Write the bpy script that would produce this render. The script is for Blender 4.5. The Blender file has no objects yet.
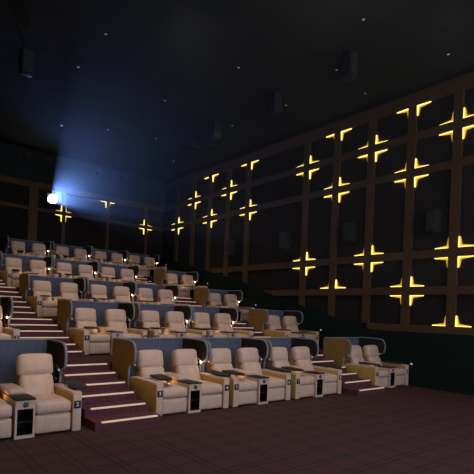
import bpy, bmesh, math, random
from mathutils import Vector, Matrix
random.seed(7)
C = bpy.context.scene.collection
PI = math.pi

# ------------------------------------------------------------------ materials
def node_mat(name, col, rough=.6, metal=0., noise=.12, nscale=30., bump=.0, bscale=120., spec=.5, sheen=0.):
    m = bpy.data.materials.new(name); m.use_nodes = True
    nt = m.node_tree; b = nt.nodes['Principled BSDF']
    b.inputs['Roughness'].default_value = rough
    b.inputs['Metallic'].default_value = metal
    b.inputs['Specular IOR Level'].default_value = spec
    if sheen: b.inputs['Sheen Weight'].default_value = sheen
    tc = nt.nodes.new('ShaderNodeTexCoord')
    n = nt.nodes.new('ShaderNodeTexNoise'); n.inputs['Scale'].default_value = nscale; n.inputs['Detail'].default_value = 4
    nt.links.new(tc.outputs['Object'], n.inputs['Vector'])
    r = nt.nodes.new('ShaderNodeValToRGB')
    r.color_ramp.elements[0].position = .3; r.color_ramp.elements[1].position = .7
    r.color_ramp.elements[0].color = [c*(1-noise) for c in col]+[1]
    r.color_ramp.elements[1].color = [min(1, c*(1+noise)) for c in col]+[1]
    nt.links.new(n.outputs['Fac'], r.inputs['Fac']); nt.links.new(r.outputs['Color'], b.inputs['Base Color'])
    if bump:
        n2 = nt.nodes.new('ShaderNodeTexNoise'); n2.inputs['Scale'].default_value = bscale
        nt.links.new(tc.outputs['Object'], n2.inputs['Vector'])
        bp = nt.nodes.new('ShaderNodeBump'); bp.inputs['Strength'].default_value = bump; bp.inputs['Distance'].default_value = .01
        nt.links.new(n2.outputs['Fac'], bp.inputs['Height']); nt.links.new(bp.outputs['Normal'], b.inputs['Normal'])
    return m

def emit_mat(name, col, strength):
    m = bpy.data.materials.new(name); m.use_nodes = True
    b = m.node_tree.nodes['Principled BSDF']
    b.inputs['Base Color'].default_value = (*col, 1)
    b.inputs['Emission Color'].default_value = (*col, 1)
    b.inputs['Emission Strength'].default_value = strength
    return m

def carpet_mat(name, base, line, period, offs):
    """plaid woven carpet: thin double lines along both axes of the hall"""
    m = bpy.data.materials.new(name); m.use_nodes = True
    nt = m.node_tree; N = nt.nodes.new; L = nt.links.new
    b = nt.nodes['Principled BSDF']; b.inputs['Roughness'].default_value = .95
    b.inputs['Specular IOR Level'].default_value = .15
    g = N('ShaderNodeNewGeometry'); sp = N('ShaderNodeSeparateXYZ'); L(g.outputs['Position'], sp.inputs[0])
    def M(op, a, c=None):
        n = N('ShaderNodeMath'); n.operation = op
        for i, v in enumerate((a, c)):
            if v is None: continue
            if isinstance(v, (int, float)): n.inputs[i].default_value = v
            else: L(v, n.inputs[i])
        return n.outputs[0]
    acc = None
    for ax, per in (('X', period), ('Y', period)):
        for o, w in offs:
            f = M('FRACT', M('DIVIDE', M('ADD', sp.outputs[ax], o), per))
            s = M('LESS_THAN', f, w/per)
            acc = s if acc is None else M('ADD', acc, s)
    acc = M('MULTIPLY', M('MINIMUM', acc, 1.6), .6)
    ns = N('ShaderNodeTexNoise'); ns.inputs['Scale'].default_value = 28; ns.inputs['Detail'].default_value = 5
    L(g.outputs['Position'], ns.inputs['Vector'])
    rp = N('ShaderNodeValToRGB'); rp.color_ramp.elements[0].position = .3; rp.color_ramp.elements[1].position = .7
    rp.color_ramp.elements[0].color = [c*.82 for c in base]+[1]; rp.color_ramp.elements[1].color = [c*1.18 for c in base]+[1]
    L(ns.outputs['Fac'], rp.inputs['Fac'])
    mx = N('ShaderNodeMix'); mx.data_type = 'RGBA'; mx.inputs['B'].default_value = (*line, 1)
    L(acc, mx.inputs['Factor']); L(rp.outputs['Color'], mx.inputs['A']); L(mx.outputs['Result'], b.inputs['Base Color'])
    n2 = N('ShaderNodeTexNoise'); n2.inputs['Scale'].default_value = 220; L(g.outputs['Position'], n2.inputs['Vector'])
    bp = N('ShaderNodeBump'); bp.inputs['Strength'].default_value = .4; bp.inputs['Distance'].default_value = .006
    L(n2.outputs['Fac'], bp.inputs['Height']); L(bp.outputs['Normal'], b.inputs['Normal'])
    return m

def leather_seam_mat(name, col, seams):
    """leather with stitched vertical seams at the given |x| offsets from the mesh's own middle"""
    m = node_mat(name, col, rough=.42, noise=.07, nscale=6, bump=.12, bscale=90, spec=.35)
    nt = m.node_tree; N = nt.nodes.new; L = nt.links.new
    b = nt.nodes['Principled BSDF']; ramp = next(n for n in nt.nodes if n.type == 'VALTORGB')
    tc = next(n for n in nt.nodes if n.type == 'TEX_COORD'); sp = N('ShaderNodeSeparateXYZ'); L(tc.outputs['Generated'], sp.inputs[0])
    acc = None
    for s in seams:
        a = N('ShaderNodeMath'); a.operation = 'SUBTRACT'; a.inputs[1].default_value = s; L(sp.outputs['X'], a.inputs[0])
        ab = N('ShaderNodeMath'); ab.operation = 'ABSOLUTE'; L(a.outputs[0], ab.inputs[0])
        lt = N('ShaderNodeMath'); lt.operation = 'LESS_THAN'; lt.inputs[1].default_value = .009; L(ab.outputs[0], lt.inputs[0])
        if acc is None: acc = lt.outputs[0]
        else:
            ad = N('ShaderNodeMath'); ad.operation = 'ADD'; L(acc, ad.inputs[0]); L(lt.outputs[0], ad.inputs[1]); acc = ad.outputs[0]
    mx = N('ShaderNodeMix'); mx.data_type = 'RGBA'; mx.inputs['B'].default_value = (col[0]*.86, col[1]*.84, col[2]*.82, 1)
    L(acc, mx.inputs['Factor']); L(ramp.outputs['Color'], mx.inputs['A']); L(mx.outputs['Result'], b.inputs['Base Color'])
    return m

LEATHER = (.66, .47, .375)
M = dict(
    leather=node_mat('beige_leather', LEATHER, rough=.42, noise=.06, nscale=6, bump=.12, bscale=90, spec=.35),
    seam=leather_seam_mat('seamed_leather', LEATHER, (.28, .72)),
    mustard=node_mat('mustard_leather', (.50, .29, .07), rough=.5, noise=.1, nscale=5, bump=.1, bscale=80, spec=.3),
    wingbrown=node_mat('brown_velour', (.29, .155, .038), rough=.8, noise=.15, nscale=8, bump=.1, bscale=150, spec=.2),
    felt=node_mat('slate_blue_felt', (.115, .14, .205), rough=.9, noise=.1, nscale=14, bump=.15, bscale=200, spec=.15),
    feltshade=node_mat('shaded_felt', (.030, .024, .022), rough=.9, noise=.1, nscale=14, bump=.15, bscale=200, spec=.15),  # same felt as the back panels, wing shade put into the colour
    piping=node_mat('grey_piping', (.22, .24, .30), rough=.6, noise=.05, nscale=20),
    wood=node_mat('dark_tray_wood', (.034, .028, .026), rough=.68, spec=.3, noise=.25, nscale=12),
    niche=node_mat('black_laminate', (.010, .012, .015), rough=.5, noise=.1),
    navy=node_mat('navy_badge', (.010, .018, .060), rough=.35, noise=.05),
    white=node_mat('white_print', (.75, .75, .75), rough=.5, noise=.02),
    metal=node_mat('brushed_metal', (.42, .43, .46), rough=.3, metal=.9, noise=.05),
    blackmetal=node_mat('black_metal', (.03, .035, .04), rough=.45, noise=.1),
    speaker=node_mat('speaker_cabinet', (.015, .019, .021), rough=.5, noise=.1),
    grille=node_mat('speaker_grille', (.018, .02, .022), rough=.7, noise=.3, nscale=200),
    carpet=carpet_mat('plaid_carpet', (.082, .034, .037), (.026, .026, .022), .98, ((0, .05), (.12, .05), (.50, .04), (.60, .03))),
    stepcarpet=carpet_mat('stair_carpet', (.125, .042, .060), (.080, .030, .042), .26, ((0, .03), (.13, .018))),
    ceiling=node_mat('black_ceiling', (.030, .034, .028), rough=.9, spec=.1, noise=.15, nscale=1.5),
    wall=node_mat('dark_wall', (.008, .009, .009), rough=.9, noise=.12, nscale=2),
    upperwall=node_mat('dark_upper_wall', (.016, .021, .022), rough=.9, noise=.12, nscale=2),
    dado=node_mat('dark_green_dado', (.009, .019, .015), rough=.95, spec=.1, noise=.12, nscale=2),
    panel=node_mat('fabric_panel', (.027, .022, .022), rough=.95, noise=.15, nscale=40, bump=.15, bscale=300, spec=.06),
    trim=node_mat('brown_trim', (.085, .042, .015), rough=.65, noise=.14, nscale=3),
    gold=emit_mat('gold_plate_glow', (1.0, .60, .03), .24),  # plate emission stands in for LED glow falling beside the trims
    led=emit_mat('warm_led', (1.0, .84, .25), 1.7),
    nosing=emit_mat('lit_nosing', (1.0, .74, .46), .25),
    bulb=emit_mat('reading_bulb', (1.0, .80, .55), 16.0),
    bulbdim=emit_mat('reading_bulb_low', (.9, .85, .8), .25),
    marker=emit_mat('marker_lens', (.6, .7, .8), .35),
    star=emit_mat('ceiling_lens', (.8, .9, .9), .10),
    lens=emit_mat('projector_lens', (.72, .84, 1.0), 60.0),
    screen=emit_mat('cinema_screen', (.86, .90, 1.0), 2.1),
)
M['nosing'].node_tree.nodes['Principled BSDF'].inputs['Base Color'].default_value = (.8, .66, .5, 1)

# ------------------------------------------------------------------ mesh helpers
def finish(name, bm, mat, parent=None, smooth=False, kind=None):
    bmesh.ops.recalc_face_normals(bm, faces=bm.faces)
    me = bpy.data.meshes.new(name); bm.to_mesh(me); bm.free()
    mats = mat if isinstance(mat, (list, tuple)) else [mat]
    for x in mats: me.materials.append(x)
    if smooth:
        for p in me.polygons: p.use_smooth = True
        me.set_sharp_from_angle(angle=math.radians(38))
    o = bpy.data.objects.new(name, me); C.objects.link(o)
    if parent: o.parent = parent
    if kind: o['kind'] = kind
    return o

def box(bm, x0, x1, y0, y1, z0, z1, bev=0, seg=2):
    t = bmesh.new()
    bmesh.ops.create_cube(t, size=1)
    for v in t.verts:
        v.co = Vector(((x0+x1)/2+v.co.x*(x1-x0), (y0+y1)/2+v.co.y*(y1-y0), (z0+z1)/2+v.co.z*(z1-z0)))
    if bev: bmesh.ops.bevel(t, geom=t.edges[:], offset=bev, segments=seg, profile=.5, affect='EDGES')
    merge(bm, t)

def merge(bm, t, mtx=None):
    if mtx is not None: t.transform(mtx)
    me = bpy.data.meshes.new('tmp'); t.to_mesh(me); t.free(); bm.from_mesh(me); bpy.data.meshes.remove(me)

def cushion(bm, c, s, r, bulge=(0, 0, 0), tilt=0, cuts=7):
    """soft rounded box: centre c, size s, edge radius r, faces bulging outward by bulge, tilted about x"""
    t = bmesh.new(); bmesh.ops.create_cube(t, size=2)
    bmesh.ops.subdivide_edges(t, edges=t.edges[:], cuts=cuts, use_grid_fill=True)
    h = Vector(s)/2
    for v in t.verts:
        u = v.co.copy()
        # denser near the edges
        u = Vector([math.sin(a*PI/2) if abs(a) < 1 else a for a in u])
        p = Vector((u.x*h.x, u.y*h.y, u.z*h.z))
        q = Vector([max(-(h[i]-r), min(h[i]-r, p[i])) for i in range(3)])
        d = p-q
        if d.length > 1e-6: p = q + d.normalized()*r
        for i in range(3):
            j, k = (i+1) % 3, (i+2) % 3
            p[i] += math.copysign(1, u[i])*bulge[i]*(1-u[j]**2)*(1-u[k]**2)*(abs(u[i])**3)
        v.co = p
    merge(bm, t, Matrix.Translation(c) @ Matrix.Rotation(tilt, 4, 'X'))

def prism_x(bm, pts, x0, x1, bev=0, mi=None, seg=2):
    """(y, z) outline extruded along x; mi=(face x0, face x1, rim) material slots"""
    t = bmesh.new()
    a = [t.verts.new((x0, y, z)) for y, z in pts]; b = [t.verts.new((x1, y, z)) for y, z in pts]
    fa = t.faces.new(a); fb = t.faces.new(b[::-1])
    for i in range(len(pts)):
        f = t.faces.new((a[i], b[i], b[(i+1) % len(pts)], a[(i+1) % len(pts)]))
        if mi: f.material_index = mi[2]
    if mi: fa.material_index = mi[0]; fb.material_index = mi[1]
    if bev:
        ed = [e for e in t.edges if abs(e.verts[0].co.x-e.verts[1].co.x) < 1e-6]
        bmesh.ops.bevel(t, geom=ed, offset=bev, segments=seg, profile=.5, affect='EDGES')
    t.normal_update()
    bmesh.ops.triangulate(t, faces=[f for f in t.faces if len(f.verts) > 4], quad_method='BEAUTY', ngon_method='EAR_CLIP')
    merge(bm, t)

def tube(bm, pts, r, n=8):
    pts = [Vector(p) for p in pts]; rings = []
    for i, p in enumerate(pts):
        d = (pts[min(i+1, len(pts)-1)]-pts[max(i-1, 0)]).normalized()
        up = Vector((1, 0, 0)) if abs(d.x) < .9 else Vector((0, 0, 1))
        a = d.cross(up).normalized(); b = d.cross(a)
        rr = r[i] if isinstance(r, (list, tuple)) else r
        rings.append([bm.verts.new(p+a*rr*math.cos(2*PI*k/n)+b*rr*math.sin(2*PI*k/n)) for k in range(n)])
    for q in range(len(rings)-1):
        for k in range(n):
            bm.faces.new((rings[q][k], rings[q][(k+1) % n], rings[q+1][(k+1) % n], rings[q+1][k]))
    bm.faces.new(rings[0][::-1]); bm.faces.new(rings[-1])

def cyl(bm, c, r, h, axis='Z', n=20, r2=None):
    t = bmesh.new(); bmesh.ops.create_cone(t, cap_ends=True, segments=n, radius1=r, radius2=r if r2 is None else r2, depth=h)
    R = {'Z': Matrix(), 'X': Matrix.Rotation(PI/2, 4, 'Y'), 'Y': Matrix.Rotation(PI/2, 4, 'X')}[axis]
    merge(bm, t, Matrix.Translation(c) @ R)

def ball(bm, c, r, sc=(1, 1, 1)):
    t = bmesh.new(); bmesh.ops.create_uvsphere(t, u_segments=14, v_segments=9, radius=r)
    merge(bm, t, Matrix.Translation(c) @ Matrix.Diagonal((*sc, 1)))

def smooth_curve(pts, it=2):
    """Chaikin smoothing of a closed outline"""
    for _ in range(it):
        q = []
        for i in range(len(pts)):
            a, b = pts[i], pts[(i+1) % len(pts)]
            q += [(a[0]*.75+b[0]*.25, a[1]*.75+b[1]*.25), (a[0]*.25+b[0]*.75, a[1]*.25+b[1]*.75)]
        pts = q
    return pts

def open_smooth(pts, it=2):
    for _ in range(it):
        q = [pts[0]]
        for i in range(len(pts)-1):
            a, b = pts[i], pts[i+1]
            q += [tuple(a[k]*.75+b[k]*.25 for k in range(len(a))), tuple(a[k]*.25+b[k]*.75 for k in range(len(a)))]
        q.append(pts[-1]); pts = q
    return pts

def empty(name, label, cat, loc=(0, 0, 0), group=None, rz=0):
    o = bpy.data.objects.new(name, None); C.objects.link(o); o.location = loc; o.rotation_euler.z = rz
    o.empty_display_size = .1
    o['label'] = label; o['category'] = cat
    if group: o['group'] = group
    return o

def dup(root, loc, label, rz=None, skip=()):
    r = root.copy(); C.objects.link(r); r.location = loc; r['label'] = label
    if rz is not None: r.rotation_euler.z = rz
    for ch in root.children:
        if ch.name.split('.')[0] in skip: continue
        c = ch.copy(); C.objects.link(c); c.parent = r
        for g in ch.children:
            d = g.copy(); C.objects.link(d); d.parent = c
    return r

digit_cache = {}
def digit_mesh(txt, size):
    k = (txt, size)
    if k not in digit_cache:
        cu = bpy.data.curves.new('digit', 'FONT'); cu.body = txt; cu.size = size; cu.align_x = 'CENTER'; cu.align_y = 'CENTER'; cu.extrude = .001
        cu.offset = size*.018
        o = bpy.data.objects.new('digit', cu); C.objects.link(o)
        me = bpy.data.meshes.new_from_object(o.evaluated_get(bpy.context.evaluated_depsgraph_get()))
        bpy.data.objects.remove(o); me.materials.clear(); me.materials.append(M['white'])
        me.transform(Matrix.Rotation(PI/2, 4, 'X'))
        digit_cache[k] = me
    return digit_cache[k]

# ------------------------------------------------------------------ the hall shell
RX, BY, CH = 14.1, 24.2, 9.75           # right wall, back wall, ceiling
LX, FX, FY = 1.12, -4.0, -2.6           # side wall beside the seats, front hall side, screen wall
def shell(name, boxes, mat, kind='structure'):
    bm = bmesh.new()
    for b in boxes: box(bm, *b)
    return finish(name, bm, mat, kind=kind)

shell('floor', [(FX, RX, FY, 10.2, -.2, 0)], M['carpet'])
shell('ceiling', [(FX-.2, RX+.2, FY-.2, BY+.2, CH, CH+.2)], M['ceiling'])
shell('wall_right', [(RX, RX+.2, FY-.2, BY+.2, 0, CH)], M['panel'])
shell('wall_back', [(LX-.2, RX, BY, BY+.2, 0, 8.12)], M['panel'])
shell('wall_back_upper', [(LX-.2, 7.25, BY-.06, BY+.2, 8.12, CH), (7.25, RX, BY-.06, BY+.2, 8.12, CH)], M['upperwall'])
shell('wall_left', [(LX-.2, LX, 7.0, BY, 0, CH), (FX, LX-.2, 6.8, 7.0, 0, CH)], M['wall'])
shell('wall_front_left', [(FX-.2, FX, FY, 7.0, 0, CH)], M['wall'])
shell('wall_front', [(FX, RX, FY-.2, FY, 0, CH)], M['wall'])

# stepped tiers under the rows
FLOORZ = [0, .87, 1.74, 2.72, 3.83]
EDGE = [None, 10.16, 13.96, 17.5, 21.45]
for r in range(1, 5):
    y1 = EDGE[r+1] if r < 4 else BY
    shell('floor_tier', [(LX, RX, EDGE[r], y1+(.0), 0, FLOORZ[r])], M['stepcarpet'] if False else M['carpet'])

# dado below the wall panels, climbing with the tiers
dz = [(FY, 1.74), (9.6, 1.74), (10.6, 2.0), (11.44, 2.2), (14.1, 2.82), (16.65, 3.64), (19.55, 4.27), (BY, 5.25)]
bm = bmesh.new(); prism_x(bm, [(FY, 0)]+dz+[(BY, 0)], 13.97, RX)
finish('wall_right_dado', bm, M['dado'], kind='structure')

# trims: right wall
HV = [5.27, 6.79, 8.31, 9.84, 11.38, 12.9, 16.5, 17.97, 19.5, 21.0, 22.6]
HZ = [8.11, 6.93, 4.23, 3.07]
TW = .14
n = 0
def trim(boxes):
    global n
    n += 1
    return shell('trim_%d' % n, boxes, M['trim'])
for y in HV: trim([(RX-.1, RX, y-TW, y+TW, 1.97, 9.13)])
for z in HZ: trim([(RX-.095, RX, FY, BY, z-TW*.9, z+TW*.9)])
trim([(RX-.105, RX, FY, BY, 9.13, 9.55)])
trim([(RX-.105, RX, FY, 9.75, 1.69, 1.97)])
# trims: back wall
for x, w in ((5.0, .14), (6.75, .22), (8.24, .09), (10.6, .09), (12.93, .09)): trim([(x-w, x+w, BY-.1, BY, 3.83, 7.91)])
trim([(LX, RX-.1, BY-.1, BY, 7.91, 8.2)])
trim([(LX, RX-.1, BY-.125, BY, 6.79, 6.97)])

# ------------------------------------------------------------------ stairs with lit nosings
F = {
 1: ([7.68, 8.17, 8.66, 9.08, 9.55, 9.99], 0.),
 2: ([11.55, 12.02, 12.49, 12.96, 13.44, 13.90], .87),
 3: ([15.06, 15.56, 16.04, 16.55, 17.0, 17.42], 1.74),
 4: ([18.2, 18.65, 19.15, 19.63, 20.1, 20.6, 21.05, 21.4], 2.72)}
XA = {1: (3.28, 4.56), 2: (3.16, 4.58), 3: (3.05, 4.44), 4: (2.95, 4.30)}
XB = {1: (10.66, 12.02), 2: (10.63, 12.02), 3: (10.30, 11.74), 4: (10.17, 11.48)}
for X in (XA, XB):
    for k, (ys, z0) in F.items():
        z1 = FLOORZ[k]; nstep = len(ys); x0, x1 = X[k]
        bm = bmesh.new()
        pts = [(EDGE[k], z0)]
        pts.append((ys[0]-.04, z0))
        for i, y in enumerate(ys):
            zt = z0+(z1-z0)*(i+1)/nstep
            pts.append((y-.04, zt))
            pts.append(((ys[i+1]-.04) if i+1 < nstep else EDGE[k], zt))
        prism_x(bm, pts, x0, x1)
        st = finish('staircase', bm, M['stepcarpet'], kind='structure')
        for i, y in enumerate(ys):
            zt = z0+(z1-z0)*(i+1)/nstep
            b2 = bmesh.new(); box(b2, x0+.11, x1-.07, y-.052, y+.0, zt-.022, zt+.006, .004, 1)
            finish('nosing_strip', b2, M['nosing'], st)

# ------------------------------------------------------------------ recliners
SEATW, ARMW = .59, .152
def make_recliner(side):
    """local x=0 is the outer side of the arm for a left seat; for the right seat the arm is on the right"""
    L = side == 'left'
    ax0, ax1 = (0, ARMW) if L else (.60, .60+ARMW)
    sx0 = ARMW+.008 if L else 0.0
    sc = sx0+SEATW/2
    t = empty('recliner', '', 'recliner', group='beige leather recliners')
    bm = bmesh.new(); cushion(bm, (sc, .085, .185), (SEATW, .13, .31), .04, (0, .012, 0)); finish('footrest', bm, M['seam'], t, True)
    bm = bmesh.new(); cushion(bm, (sc, .42, .445), (SEATW, .84, .20), .06, (0, .015, .03)); finish('seat_cushion', bm, M['seam'], t, True)
    bm = bmesh.new(); cushion(bm, (sc, .955, .64), (SEATW-.01, .19, .48), .07, (0, .03, 0), tilt=-math.radians(26)); finish('backrest', bm, M['seam'], t, True)
    bm = bmesh.new(); cushion(bm, (sc, 1.135, 1.02), (SEATW+.03, .25, .40), .085, (0, .03, .015), tilt=-math.radians(14)); finish('headrest', bm, M['leather'], t, True)
    bm = bmesh.new(); prism_x(bm, smooth_curve([(.16, .04), (.16, .32), (.7, .34), (.98, .62), (1.16, 1.12), (1.32, 1.12), (1.36, .9), (1.22, .5), (1.12, .04)], 1), sx0+.03, sx0+SEATW-.03, .01)
    finish('shell', bm, M['mustard'], t, True)
    # outer arm: upholstered side shell with rising rounded back, pale front and top pad
    prof = [(0.02, .02), (0.02, .62), (.07, .645), (.5, .65), (.85, .655), (1.05, .65), (1.17, .58), (1.22, .45), (1.24, .02)]
    bm = bmesh.new(); prism_x(bm, prof, ax0, ax1, .012)
    finish('armrest', bm, M['mustard'], t, True)
    bm = bmesh.new(); box(bm, ax0+.004, ax1-.004, -.012, .035, -.0+.015, .64, .012, 3); finish('arm_front', bm, M['leather'], t, True)
    bm = bmesh.new()
    prism_x(bm, [(-.004, .62), (-.004, .66), (.05, .675), (.5, .675), (.85, .68), (1.06, .675), (1.19, .60), (1.17, .57), (1.04, .64), (.85, .645), (.5, .635), (.07, .625)], ax0-.004, ax1+.004, .01)
    finish('arm_pad', bm, M['leather'], t, True)
    # swivel tray: dark rounded board on a short post above the arm
    tx = (ax0+ax1)/2 + (.33 if L else .17)
    bm = bmesh.new()
    out = smooth_curve([(-.13, -.38), (-.08, -.45), (.06, -.47), (.12, -.42), (.145, -.30), (.145, .30), (.12, .42), (.06, .46), (-.07, .44), (-.12, .38), (-.14, .25), (-.14, -.25)], 2)
    tb = bmesh.new()
    a = [tb.verts.new((x, y, 0)) for x, y in out]; b = [tb.verts.new((x, y, .034)) for x, y in out]
    tb.faces.new(a[::-1]); tb.faces.new(b)
    for i in range(len(out)): tb.faces.new((a[i], a[(i+1) % len(out)], b[(i+1) % len(out)], b[i]))
    merge(bm, tb, Matrix.Translation((tx, .56, .692)) @ Matrix.Rotation(math.radians(-12 if L else -8), 4, 'Z'))
    tray = finish('tray_table', bm, M['wood'], t, False)
    bm = bmesh.new(); tube(bm, [((ax0+ax1)/2, .62, .66), ((ax0+ax1)/2, .62, .69), ((ax0+ax1)/2*.6+tx*.4, .60, .695)], .018); finish('hinge', bm, M['metal'], tray, True)
    xc = (ax0+ax1)/2
    bm = bmesh.new(); box(bm, xc-.058, xc+.058, -.022, -.008, .40, .53, .012, 3)
    finish('number_badge', bm, M['navy'], t, True)
    return t

protoL, protoR = make_recliner('left'), make_recliner('right')
BADGEX = {'left': ARMW/2, 'right': .60+ARMW/2}

def make_console():
    t = empty('console', '', 'console', group='consoles between the recliner pairs')
    W = .30
    bm = bmesh.new()
    box(bm, 0, .03, 0, .8, 0, .60); box(bm, W-.03, W, 0, .8, 0, .60); box(bm, .03, W-.03, 0, .8, 0, .05)
    box(bm, .03, W-.03, 0, .8, .465, .60); box(bm, .03, W-.03, .5, .8, .05, .465)
    finish('cabinet', bm, M['leather'], t)
    bm = bmesh.new(); box(bm, .031, .036, .01, .49, .051, .464); box(bm, W-.036, W-.031, .01, .49, .051, .464); box(bm, .036, W-.036, .485, .499, .051, .464)
    box(bm, .036, W-.036, .01, .485, .051, .056)
    finish('niche_lining', bm, M['niche'], t)
    bm = bmesh.new(); box(bm, .037, W-.037, .03, .484, .25, .262); finish('shelf', bm, M['niche'], t)
    bm = bmesh.new(); box(bm, -.005, W+.005, -.02, .46, .602, .63, .006, 2); finish('table_top', bm, M['wood'], t, True)
    bm = bmesh.new(); cushion(bm, (W/2, .86, .655), (W-.02, .78, .10), .04, (0, 0, .012)); finish('arm_pad', bm, M['leather'], t, True)
    bm = bmesh.new(); box(bm, .012, W-.012, .8, 1.22, .02, .61, .01, 1); finish('rear_box', bm, M['mustard'], t)
    bm = bmesh.new(); cyl(bm, (W/2, -.004, .532), .044, .012, 'Y', 24); bd = finish('call_button', bm, M['navy'], t, True)
    bm = bmesh.new()
    for k in range(24):
        a0, a1 = 2*PI*k/24, 2*PI*(k+1)/24
        v = [bm.verts.new((W/2+rr*math.cos(a), -.0112, .532+rr*math.sin(a))) for rr, a in ((.030, a0), (.036, a0), (.036, a1), (.030, a1))]
        bm.faces.new(v)
    box(bm, W/2-.004, W/2+.004, -.0125, -.0105, .518, .548); box(bm, W/2-.012, W/2+.012, -.0125, -.0105, .534, .541)
    finish('button_symbol', bm, M['metal'], bd)
    return t
protoC = make_console()

# privacy screen: U of felt panels with forward wings, grey piping and two gooseneck reading lamps
SW = 1.92
WING = [(2.0, .0), (2.0, 1.43), (1.9, 1.43), (1.22, 1.43), (1.08, 1.42), (.98, 1.37), (.93, 1.28), (.92, 1.20), (.92, 1.10), (.94, 1.01), (1.00, .955), (1.10, .94), (1.16, .90), (1.185, .84), (1.19, .76), (1.19, .55), (1.19, .0)]
def make_screen(lit):
    t = empty('privacy_screen', '', 'screen', group='privacy screens around the recliner pairs')
    bm = bmesh.new(); box(bm, .0, SW, 1.96, 2.02, 0, 1.43, .008, 1); finish('back_panel', bm, M['felt'], t)
    edge = open_smooth(WING[1:], 2)
    prof = [(1.965, 0), (1.965, 1.425)]+[p for p in edge if p[0] < 1.95]
    for x0, x1, mi in ((-.005, .045, (0, 1, 1)), (SW-.045, SW+.005, (1, 0, 1))):
        bm = bmesh.new(); prism_x(bm, prof, x0, x1, mi=mi)
        finish('wing', bm, [M['wingbrown'], M['feltshade']], t)
        bm = bmesh.new(); tube(bm, [((x0+x1)/2, y-.008, z) for y, z in edge if y < 1.97][:], .027, 8); finish('piping', bm, M['piping'], t, True)
    bm = bmesh.new(); tube(bm, [(.05, 1.955, 1.43), (SW-.05, 1.955, 1.43)], .018, 8); finish('piping', bm, M['piping'], t, True)
    for s, x in ((1, .045), (-1, SW-.045)):
        bm = bmesh.new()
        cyl(bm, (x+s*.012, 1.34, .72), .035, .024, 'X', 14)
        tube(bm, open_smooth([(x+s*.02, 1.34, .72), (x+s*.05, 1.33, .80), (x+s*.05, 1.32, .97), (x+s*.05, 1.22, 1.02), (x+s*.05, 1.14, .98)], 2), .009, 6)
        tube(bm, [(x+s*.05, 1.145, .985), (x+s*.05, 1.07, .93)], [.014, .028], 10)
        lp = finish('reading_lamp', bm, M['metal'], t, True)
        on = lit and s < 0
        bm = bmesh.new(); ball(bm, (x+s*.05, 1.055, .92), .018 if on else .016); finish('bulb', bm, M['bulb'] if on else M['bulbdim'], lp, True)
    return t
protoS, protoSD = make_screen(True), make_screen(False)

ROW = ['front row', 'second row', 'third row', 'fourth row', 'back row']
FRONT = [8.05, 11.8, 15.3, 18.5, 22.0]
PODS = [   # x of the pod's left end, its row, y shift, place words, first seat number, lit lamp
 (1.25, 0, -.25, 'pair left of the left stairs', 1, 0),
 (4.68, 0, 0, 'leftmost pair of the centre block', 3, 1), (6.64, 0, 0, 'middle pair of the centre block', 5, 0), (8.66, 0, 0, 'rightmost pair of the centre block', 7, 0),
 (12.10, 0, 0, 'pair right of the right stairs', 9, 0),
 (1.25, 1, -.1, 'pair left of the left stairs', 1, 1),
 (4.66, 1, 0, 'leftmost pair of the centre block', 3, 0), (6.72, 1, 0, 'middle pair of the centre block', 5, 1), (8.68, 1, 0, 'rightmost pair of the centre block', 7, 1),
 (12.05, 1, 0, 'pair right of the right stairs', 9, 0),
 (4.50, 2, 0, 'leftmost pair of the centre block', 3, 0), (6.50, 2, 0, 'middle pair of the centre block', 5, 1), (8.42, 2, 0, 'rightmost pair of the centre block', 7, 1),
 (11.82, 2, 0, 'pair right of the right stairs', 9, 1),
 (4.37, 3, 0, 'leftmost pair of the centre block', 3, 1), (6.33, 3, 0, 'middle pair of the centre block', 5, 1), (8.27, 3, 0, 'rightmost pair of the centre block', 7, 1),
 (11.55, 3, 0, 'pair right of the right stairs', 9, 1),
 (5.40, 4, 0, 'leftmost pair', 3, 1), (7.42, 4, 0, 'second pair from the left', 5, 1), (9.38, 4, 0, 'third pair from the left', 7, 1), (11.30, 4, 0, 'rightmost pair', 9, 1),
]
for x, r, dy, place, num, lit in PODS:
    y, z = FRONT[r]+dy, FLOORZ[r]
    for side, proto, ox, k in (('left', protoL, 0, num), ('right', protoR, 1.085, num+1)):
        t = dup(proto, (x+ox, y, z), 'beige leather recliner, %s seat of the %s, %s' % (side, place, ROW[r]))
        badge = next(c for c in t.children if c.name.startswith('number_badge'))
        d = bpy.data.objects.new('digit', digit_mesh(str(k), .10)); C.objects.link(d); d.parent = badge
        d.location = (BADGEX[side], -.0235, .465)
        if x > 11.7 and side == 'right':      # the tray beside the wall is swung in over the seat
            next(c for c in t.children if c.name.startswith('tray_table')).location.x = -.20
    dup(protoC, (x+.782, y, z), 'dark-topped console with open niche, %s, %s' % (place, ROW[r]))
    dup(protoS if lit else protoSD, (x-.03, y, z), 'dark felt winged screen around the %s, %s' % (place, ROW[r]))
for p in (protoL, protoR, protoC, protoS, protoSD):
    for ch in list(p.children):
        for g in list(ch.children): bpy.data.objects.remove(g)
        bpy.data.objects.remove(ch)
    bpy.data.objects.remove(p)

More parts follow.
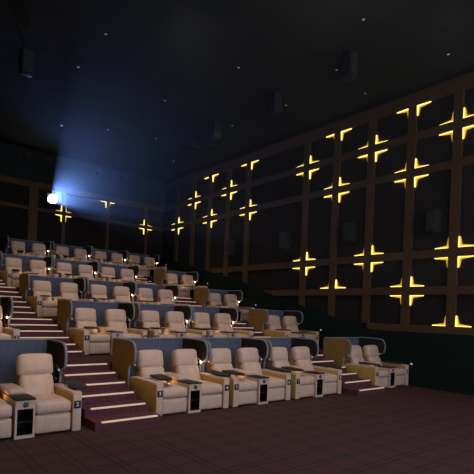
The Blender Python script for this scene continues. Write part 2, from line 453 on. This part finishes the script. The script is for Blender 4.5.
# ------------------------------------------------------------------ cross-shaped wall lights
def corner_meshes(su, sv, axis):
    """L-shaped lamp in one corner of a trim crossing; u along the wall, v up, w out of the wall"""
    def place(bm, pts2, w0, w1):
        pass
    def P(u, v, w):
        return (-w, u, v) if axis == 'R' else (u, -w, v)
    led = bmesh.new(); gold = bmesh.new()
    def hexa(bm, quad8):
        vs = [bm.verts.new(P(*q)) for q in quad8]
        for f in ((0, 1, 2, 3), (7, 6, 5, 4), (0, 4, 5, 1), (1, 5, 6, 2), (2, 6, 7, 3), (3, 7, 4, 0)): bm.faces.new([vs[i] for i in f])
    c = (TW if axis == 'R' else .09)+.004; e = .018
    Lu, Lv = (.60, .47) if axis == 'R' else (.40, .42)
    # vertical strip on the side of the upright, deep at the corner and shallow at the tip
    hexa(led, [(su*c, sv*c, .005), (su*(c+e), sv*c, .005), (su*(c+e), sv*Lv, .005), (su*c, sv*Lv, .005),
               (su*c, sv*c, .065), (su*(c+e), sv*c, .065), (su*(c+e), sv*Lv, .045), (su*c, sv*Lv, .045)])
    hexa(led, [(su*(c+e), sv*c, .005), (su*Lu, sv*c, .005), (su*Lu, sv*(c+e), .005), (su*(c+e), sv*(c+e), .005),
               (su*(c+e), sv*c, .065), (su*Lu, sv*c, .04), (su*Lu, sv*(c+e), .04), (su*(c+e), sv*(c+e), .065)])
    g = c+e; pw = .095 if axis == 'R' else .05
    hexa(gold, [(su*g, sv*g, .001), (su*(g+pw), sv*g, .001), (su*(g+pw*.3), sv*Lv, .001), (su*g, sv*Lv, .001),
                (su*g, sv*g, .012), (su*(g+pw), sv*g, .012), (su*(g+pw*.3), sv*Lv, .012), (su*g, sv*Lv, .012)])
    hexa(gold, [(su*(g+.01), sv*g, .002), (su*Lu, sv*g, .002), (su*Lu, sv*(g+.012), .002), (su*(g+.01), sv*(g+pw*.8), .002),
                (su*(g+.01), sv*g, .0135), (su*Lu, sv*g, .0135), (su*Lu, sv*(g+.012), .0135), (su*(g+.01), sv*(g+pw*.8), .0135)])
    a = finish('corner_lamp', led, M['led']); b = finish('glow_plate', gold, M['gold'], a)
    return a

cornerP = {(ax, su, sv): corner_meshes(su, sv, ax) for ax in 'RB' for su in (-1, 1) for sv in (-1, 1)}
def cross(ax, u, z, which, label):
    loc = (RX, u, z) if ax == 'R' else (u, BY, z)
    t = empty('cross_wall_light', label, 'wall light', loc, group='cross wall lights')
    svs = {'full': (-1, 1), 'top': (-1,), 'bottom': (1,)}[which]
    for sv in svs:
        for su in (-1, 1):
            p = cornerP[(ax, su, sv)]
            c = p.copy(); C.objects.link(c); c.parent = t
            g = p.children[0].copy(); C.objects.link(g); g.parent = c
ZT = 9.27
ORD = {6.79: 'nearest', 8.31: 'second-nearest', 9.84: 'third', 11.38: 'fourth', 12.9: 'fifth', 16.5: 'sixth', 17.97: 'seventh', 19.5: 'eighth', 21.0: 'ninth', 22.6: 'farthest'}
LEV = {ZT: 'under the top beam', 8.11: 'on the upper beam', 6.93: 'on the second beam', 4.23: 'on the third beam', 3.07: 'on the fourth beam', 1.83: 'on the bottom beam'}
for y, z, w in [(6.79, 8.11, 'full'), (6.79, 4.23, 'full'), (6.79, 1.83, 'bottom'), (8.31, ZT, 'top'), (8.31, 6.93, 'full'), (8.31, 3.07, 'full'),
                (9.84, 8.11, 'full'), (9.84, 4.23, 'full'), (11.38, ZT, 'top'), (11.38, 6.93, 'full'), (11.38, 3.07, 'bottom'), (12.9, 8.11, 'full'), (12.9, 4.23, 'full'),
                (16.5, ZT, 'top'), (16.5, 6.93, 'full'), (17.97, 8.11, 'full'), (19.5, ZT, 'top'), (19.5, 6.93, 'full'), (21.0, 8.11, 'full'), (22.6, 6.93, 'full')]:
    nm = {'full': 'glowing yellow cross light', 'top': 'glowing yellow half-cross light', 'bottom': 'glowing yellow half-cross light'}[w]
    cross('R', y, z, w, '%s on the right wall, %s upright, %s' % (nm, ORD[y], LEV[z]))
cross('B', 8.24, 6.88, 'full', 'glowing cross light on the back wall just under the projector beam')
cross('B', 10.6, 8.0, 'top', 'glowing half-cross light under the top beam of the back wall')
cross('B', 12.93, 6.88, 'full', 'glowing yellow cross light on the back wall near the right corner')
for p in cornerP.values():
    for g in list(p.children): bpy.data.objects.remove(g)
    bpy.data.objects.remove(p)

# ------------------------------------------------------------------ speakers on walls and ceiling
def make_speaker():
    t = empty('speaker', '', 'speaker', group='hung speakers')
    bm = bmesh.new()
    prism_x(bm, [(-.02, -.32), (-.02, .32), (-.20, .36), (-.40, .30), (-.34, -.34), (-.12, -.36)], -.17, .17, .015)
    finish('cabinet', bm, M['speaker'], t, True)
    bm = bmesh.new(); box(bm, -.15, .15, -.012, .0, -.28, .28, .004, 1); finish('grille', bm, M['grille'], t)
    bm = bmesh.new(); tube(bm, [(0, -.38, 0), (0, -.50, .02)], .025); box(bm, -.08, .08, -.53, -.50, -.1, .12); finish('bracket', bm, M['blackmetal'], t)
    return t
sp = make_speaker()
def place_speaker(loc, rot, label, src=[sp]):
    t = dup(sp, loc, label); t.rotation_euler = rot; return t
for y, lab in ((7.3, 'nearest'), (10.45, 'second'), (13.7, 'third'), (17.2, 'farthest')):
    # back of the bracket against the right wall
    place_speaker((RX-.53, y, 5.2), (0, 0, PI/2), 'dark box speaker on bracket on the right wall, %s along it' % lab)
for x, y, lab in ((10.6, 8.1, 'nearest of the right-hand line'), (10.8, 11.3, 'second of the right-hand line'), (10.7, 14.5, 'farthest of the right-hand line'), (3.75, 14.4, 'on the left, before the beam')):
    t = place_speaker((x, y, CH-.55), (0, 0, PI), 'dark speaker hung from the ceiling, %s' % lab)
    bm = bmesh.new(); tube(bm, [(0, -.515, .02), (0, -.515, .55)], .025); finish('hanger', bm, M['blackmetal'], t)
for ch in list(sp.children): bpy.data.objects.remove(ch)
bpy.data.objects.remove(sp)

# small round fittings high on the back wall
for i, x in enumerate((6.35, 7.4, 10.0, 11.4, 12.7)):
    t = empty('wall_spotlight', 'small dark round fitting high on the back wall, %s from the left' % ['first', 'second', 'third', 'fourth', 'fifth'][i], 'fitting', (x, BY-.06, 9.38), 'fittings high on the back wall')
    bm = bmesh.new(); cyl(bm, (0, -.09, 0), .15, .18, 'Y', 22); finish('housing', bm, M['speaker'], t, True)
    bm = bmesh.new(); cyl(bm, (0, -.185, 0), .11, .012, 'Y', 22); finish('lens', bm, M['niche'], t, True)
# tiny ceiling downlights
MARK = [(7.96, .71), (11.76, 1.61), (15.56, 2.53), (19.3, 3.59), (23.46, 4.77)]
CL = [(11.93, 12.1), (9.03, 11.3), (5.33, 14.8), (9.85, 7.3), (11.3, 9.3), (8.55, 14.9), (5.23, 12.5), (11.7, 14.9), (10.2, 18.4), (8.2, 19.0), (12.4, 20.5), (6.6, 20.0), (12.9, 6.6), (13.2, 9.6)]
pos = ['just below the second ceiling speaker', 'high at the middle of the photo', 'at the left edge of the beam, level with the left speaker', 'topmost of all, near the top edge',
       'left of the nearest ceiling speaker', 'halfway up inside the beam haze', 'topmost inside the beam haze', 'beside the farthest ceiling speaker', 'left of the square air vent',
       'low in the haze above the back row', 'between the air vent and the right corner', 'straight above the projector window', 'close to the right wall, farthest right',
       'close to the right wall, over a half-cross light']
for (x, y), p in zip(CL, pos):
    t = empty('ceiling_downlight', 'tiny faint ceiling downlight %s' % p, 'downlight', (x, y, CH), 'ceiling downlights')
    bm = bmesh.new(); cyl(bm, (0, 0, -.012), .06, .024, 'Z', 18); finish('bezel', bm, M['blackmetal'], t, True)
    bm = bmesh.new(); cyl(bm, (0, 0, -.028), .035, .01, 'Z', 14); finish('lens', bm, M['star'], t, True)
# square air diffuser
t = empty('air_vent', 'square dark slatted air vent in the ceiling', 'vent', (12.0, 17.8, CH))
bm = bmesh.new()
for k in range(4):
    s = .72-.16*k; q = .025
    for a in ((-s, s, -s, -s+.04), (-s, s, s-.04, s), (-s, -s+.04, -s+.04, s-.04), (s-.04, s, -s+.04, s-.04)):
        box(bm, a[0], a[1], a[2], a[3], -.09+.015*k, -.0)
finish('slats', bm, M['speaker'], t)
bm = bmesh.new(); box(bm, -.15, .15, -.15, .15, -.05, -.03); finish('core_plate', bm, M['speaker'], t)

for (y, z), p in zip(MARK, ('beside the front row', 'beside the second row', 'beside the third row', 'beside the fourth row', 'beside the back row')):
    t = empty('aisle_marker_light', 'tiny pale marker light low on the right wall %s' % p, 'marker light', (13.97, y, z), 'marker lights on the right wall')
    bm = bmesh.new(); box(bm, -.03, 0, -.05, .05, -.04, .04, .006, 1); finish('housing', bm, M['blackmetal'], t)
    bm = bmesh.new(); box(bm, -.036, -.031, -.035, .035, -.025, .025); finish('lens', bm, M['marker'], t)

# ------------------------------------------------------------------ projector port, beam and screen
PP = Vector((7.66, BY-.16, 7.52))
t = empty('projector_port', 'blazing blue-white projector window high on the back wall', 'projector', (PP.x, BY-.06, PP.z))
bm = bmesh.new()
for b in ((-.32, .32, .22, .27), (-.32, .32, -.27, -.22), (-.32, -.27, -.22, .22), (.27, .32, -.22, .22)):
    box(bm, b[0], b[1], -.06, .06, b[2], b[3])
finish('frame', bm, M['blackmetal'], t)
bm = bmesh.new(); cyl(bm, (0, .0, 0), .21, .04, 'Y', 28); finish('lens', bm, M['lens'], t, True)

SX0, SX1, SZ0, SZ1 = -.1, 13.6, 1.3, 7.9
scr = shell('cinema_screen', [(SX0, SX1, FY+.02, FY+.06, SZ0, SZ1)], M['screen'], None)
scr['label'] = 'wide white cinema screen on the front wall behind the camera'; scr['category'] = 'screen'

def haze_mat():
    m = bpy.data.materials.new('beam_haze'); m.use_nodes = True; nt = m.node_tree; nt.nodes.clear()
    o = nt.nodes.new('ShaderNodeOutputMaterial'); v = nt.nodes.new('ShaderNodeVolumeScatter')
    v.inputs['Color'].default_value = (.75, .88, 1, 1); v.inputs['Density'].default_value = .006; v.inputs['Anisotropy'].default_value = .92
    nt.links.new(v.outputs[0], o.inputs['Volume']); return m
bm = bmesh.new()
q = [bm.verts.new(p) for p in ((PP.x-.12, PP.y, PP.z-.12), (PP.x+.12, PP.y, PP.z-.12), (PP.x+.12, PP.y, PP.z+.12), (PP.x-.12, PP.y, PP.z+.12))]
k = (PP.y-(FY+.1))
w = [bm.verts.new(p) for p in ((SX0, FY+.1, SZ0), (SX1, FY+.1, SZ0), (SX1, FY+.1, SZ1+1.4), (SX0, FY+.1, SZ1+1.4))]
bm.faces.new(q); bm.faces.new(w[::-1])
for i in range(4): bm.faces.new((q[i], w[i], w[(i+1) % 4], q[(i+1) % 4]))
hz = finish('projector_beam', bm, haze_mat()); hz['kind'] = 'stuff'; hz['label'] = 'blue hazy projector beam fanning from the back wall port'; hz['category'] = 'light beam'

# ------------------------------------------------------------------ lights
def light(name, typ, loc, energy, col, target=None, **kw):
    d = bpy.data.lights.new(name, typ); d.energy = energy; d.color = col
    for a, b in kw.items(): setattr(d, a, b)
    o = bpy.data.objects.new(name, d); C.objects.link(o); o.location = loc
    if target is not None: o.rotation_euler = (Vector(target)-Vector(loc)).to_track_quat('-Z', 'Y').to_euler()
    return o
b = light('projector_light', 'SPOT', PP+Vector((0, -.1, 0)), 1900, (.24, .42, 1.0), (1.5, FY, 5.6), spot_size=math.radians(44), spot_blend=.9, shadow_soft_size=.06)
b.scale = (1, .55, 1)
light('projector_spill', 'SPOT', PP+Vector((.05, -.12, 0)), 650, (.14, .27, 1.0), (9.5, FY, 14.0), spot_size=math.radians(95), spot_blend=1.0, shadow_soft_size=.08)
for i, (y, z, e) in enumerate([(7.2, 3.6, 60), (11.0, 4.4, 60), (14.5, 5.2, 50), (17.6, 6.0, 40)]):   # added warm spots without fixtures, boosting the sides facing the left aisle
    light('aisle_warm_fill', 'SPOT', (LX+.25, y, z), e*1.2, (1.0, .62, .22), (4.7, y+1.6, z-2.6), spot_size=math.radians(75), spot_blend=.8, shadow_soft_size=.15)
for x, r, dy, place, num, lit in PODS:
    if lit: light('reading_and_fill_glow', 'POINT', (x-.03+SW-.045-.07, FRONT[r]+dy+1.0, FLOORZ[r]+.88), 1.0, (1.0, .62, .28), shadow_soft_size=.02)
for x, r, dy, place, num, lit in PODS:   # added warm point beside each console, no lamp there
    light('reading_and_fill_glow', 'POINT', (x+.70, FRONT[r]+dy+.66, FLOORZ[r]+.60), .32, (1.0, .60, .12), shadow_soft_size=.02)
light('reading_and_fill_glow', 'POINT', (12.3, FRONT[3]+.15, FLOORZ[3]+1.0), 3, (1.0, .62, .15), shadow_soft_size=.02)  # added point without a lamp, yellows the fourth-row seat fronts
# house lights in the ceiling over the seats
for i, (x, y, e) in enumerate([(2.5, 5.0, 1.25), (6.5, 5.0, 1.05), (10.5, 5.2, .3), (6.0, 9.3, .9), (10.8, 9.5, .35), (5.5, 13.0, .8), (10.5, 13.3, .4), (5.8, 16.5, .7), (10.5, 16.5, .4), (8.0, 18.8, .42), (12, 18.8, .25)]):
    light('house_light', 'SPOT', (x, y, CH-.1), 310*e, (1.0, .85, .78), (x, y+1.5, 0), spot_size=math.radians(118), spot_blend=1.0, shadow_soft_size=.15)

w = bpy.data.worlds.new('World'); bpy.context.scene.world = w; w.use_nodes = True
w.node_tree.nodes['Background'].inputs[0].default_value = (0, 0, 0, 1)

# ------------------------------------------------------------------ camera
f, px, py = 467., 237., 314.
yaw, roll = math.radians(39.6), math.radians(2.2)
Fw = Vector((math.sin(yaw), math.cos(yaw), 0)); R0 = Vector((math.cos(yaw), -math.sin(yaw), 0)); U0 = Vector((0, 0, 1))
R = math.cos(roll)*R0+math.sin(roll)*U0; U = -math.sin(roll)*R0+math.cos(roll)*U0
cd = bpy.data.cameras.new('camera'); cam = bpy.data.objects.new('camera', cd); C.objects.link(cam)
m = Matrix((R, U, -Fw)).transposed().to_4x4(); m.translation = (0, 0, 2.1); cam.matrix_world = m
cd.sensor_width = 36; cd.lens = f/474*36; cd.shift_y = (py-237)/474; cd.clip_end = 200
bpy.context.scene.camera = cam
vs = bpy.context.scene.view_settings
vs.view_transform = 'Standard'; vs.look = 'None'; vs.gamma = 1; vs.exposure = 0
bpy.context.scene.cycles.max_bounces = 6
bpy.context.scene.cycles.volume_bounces = 0
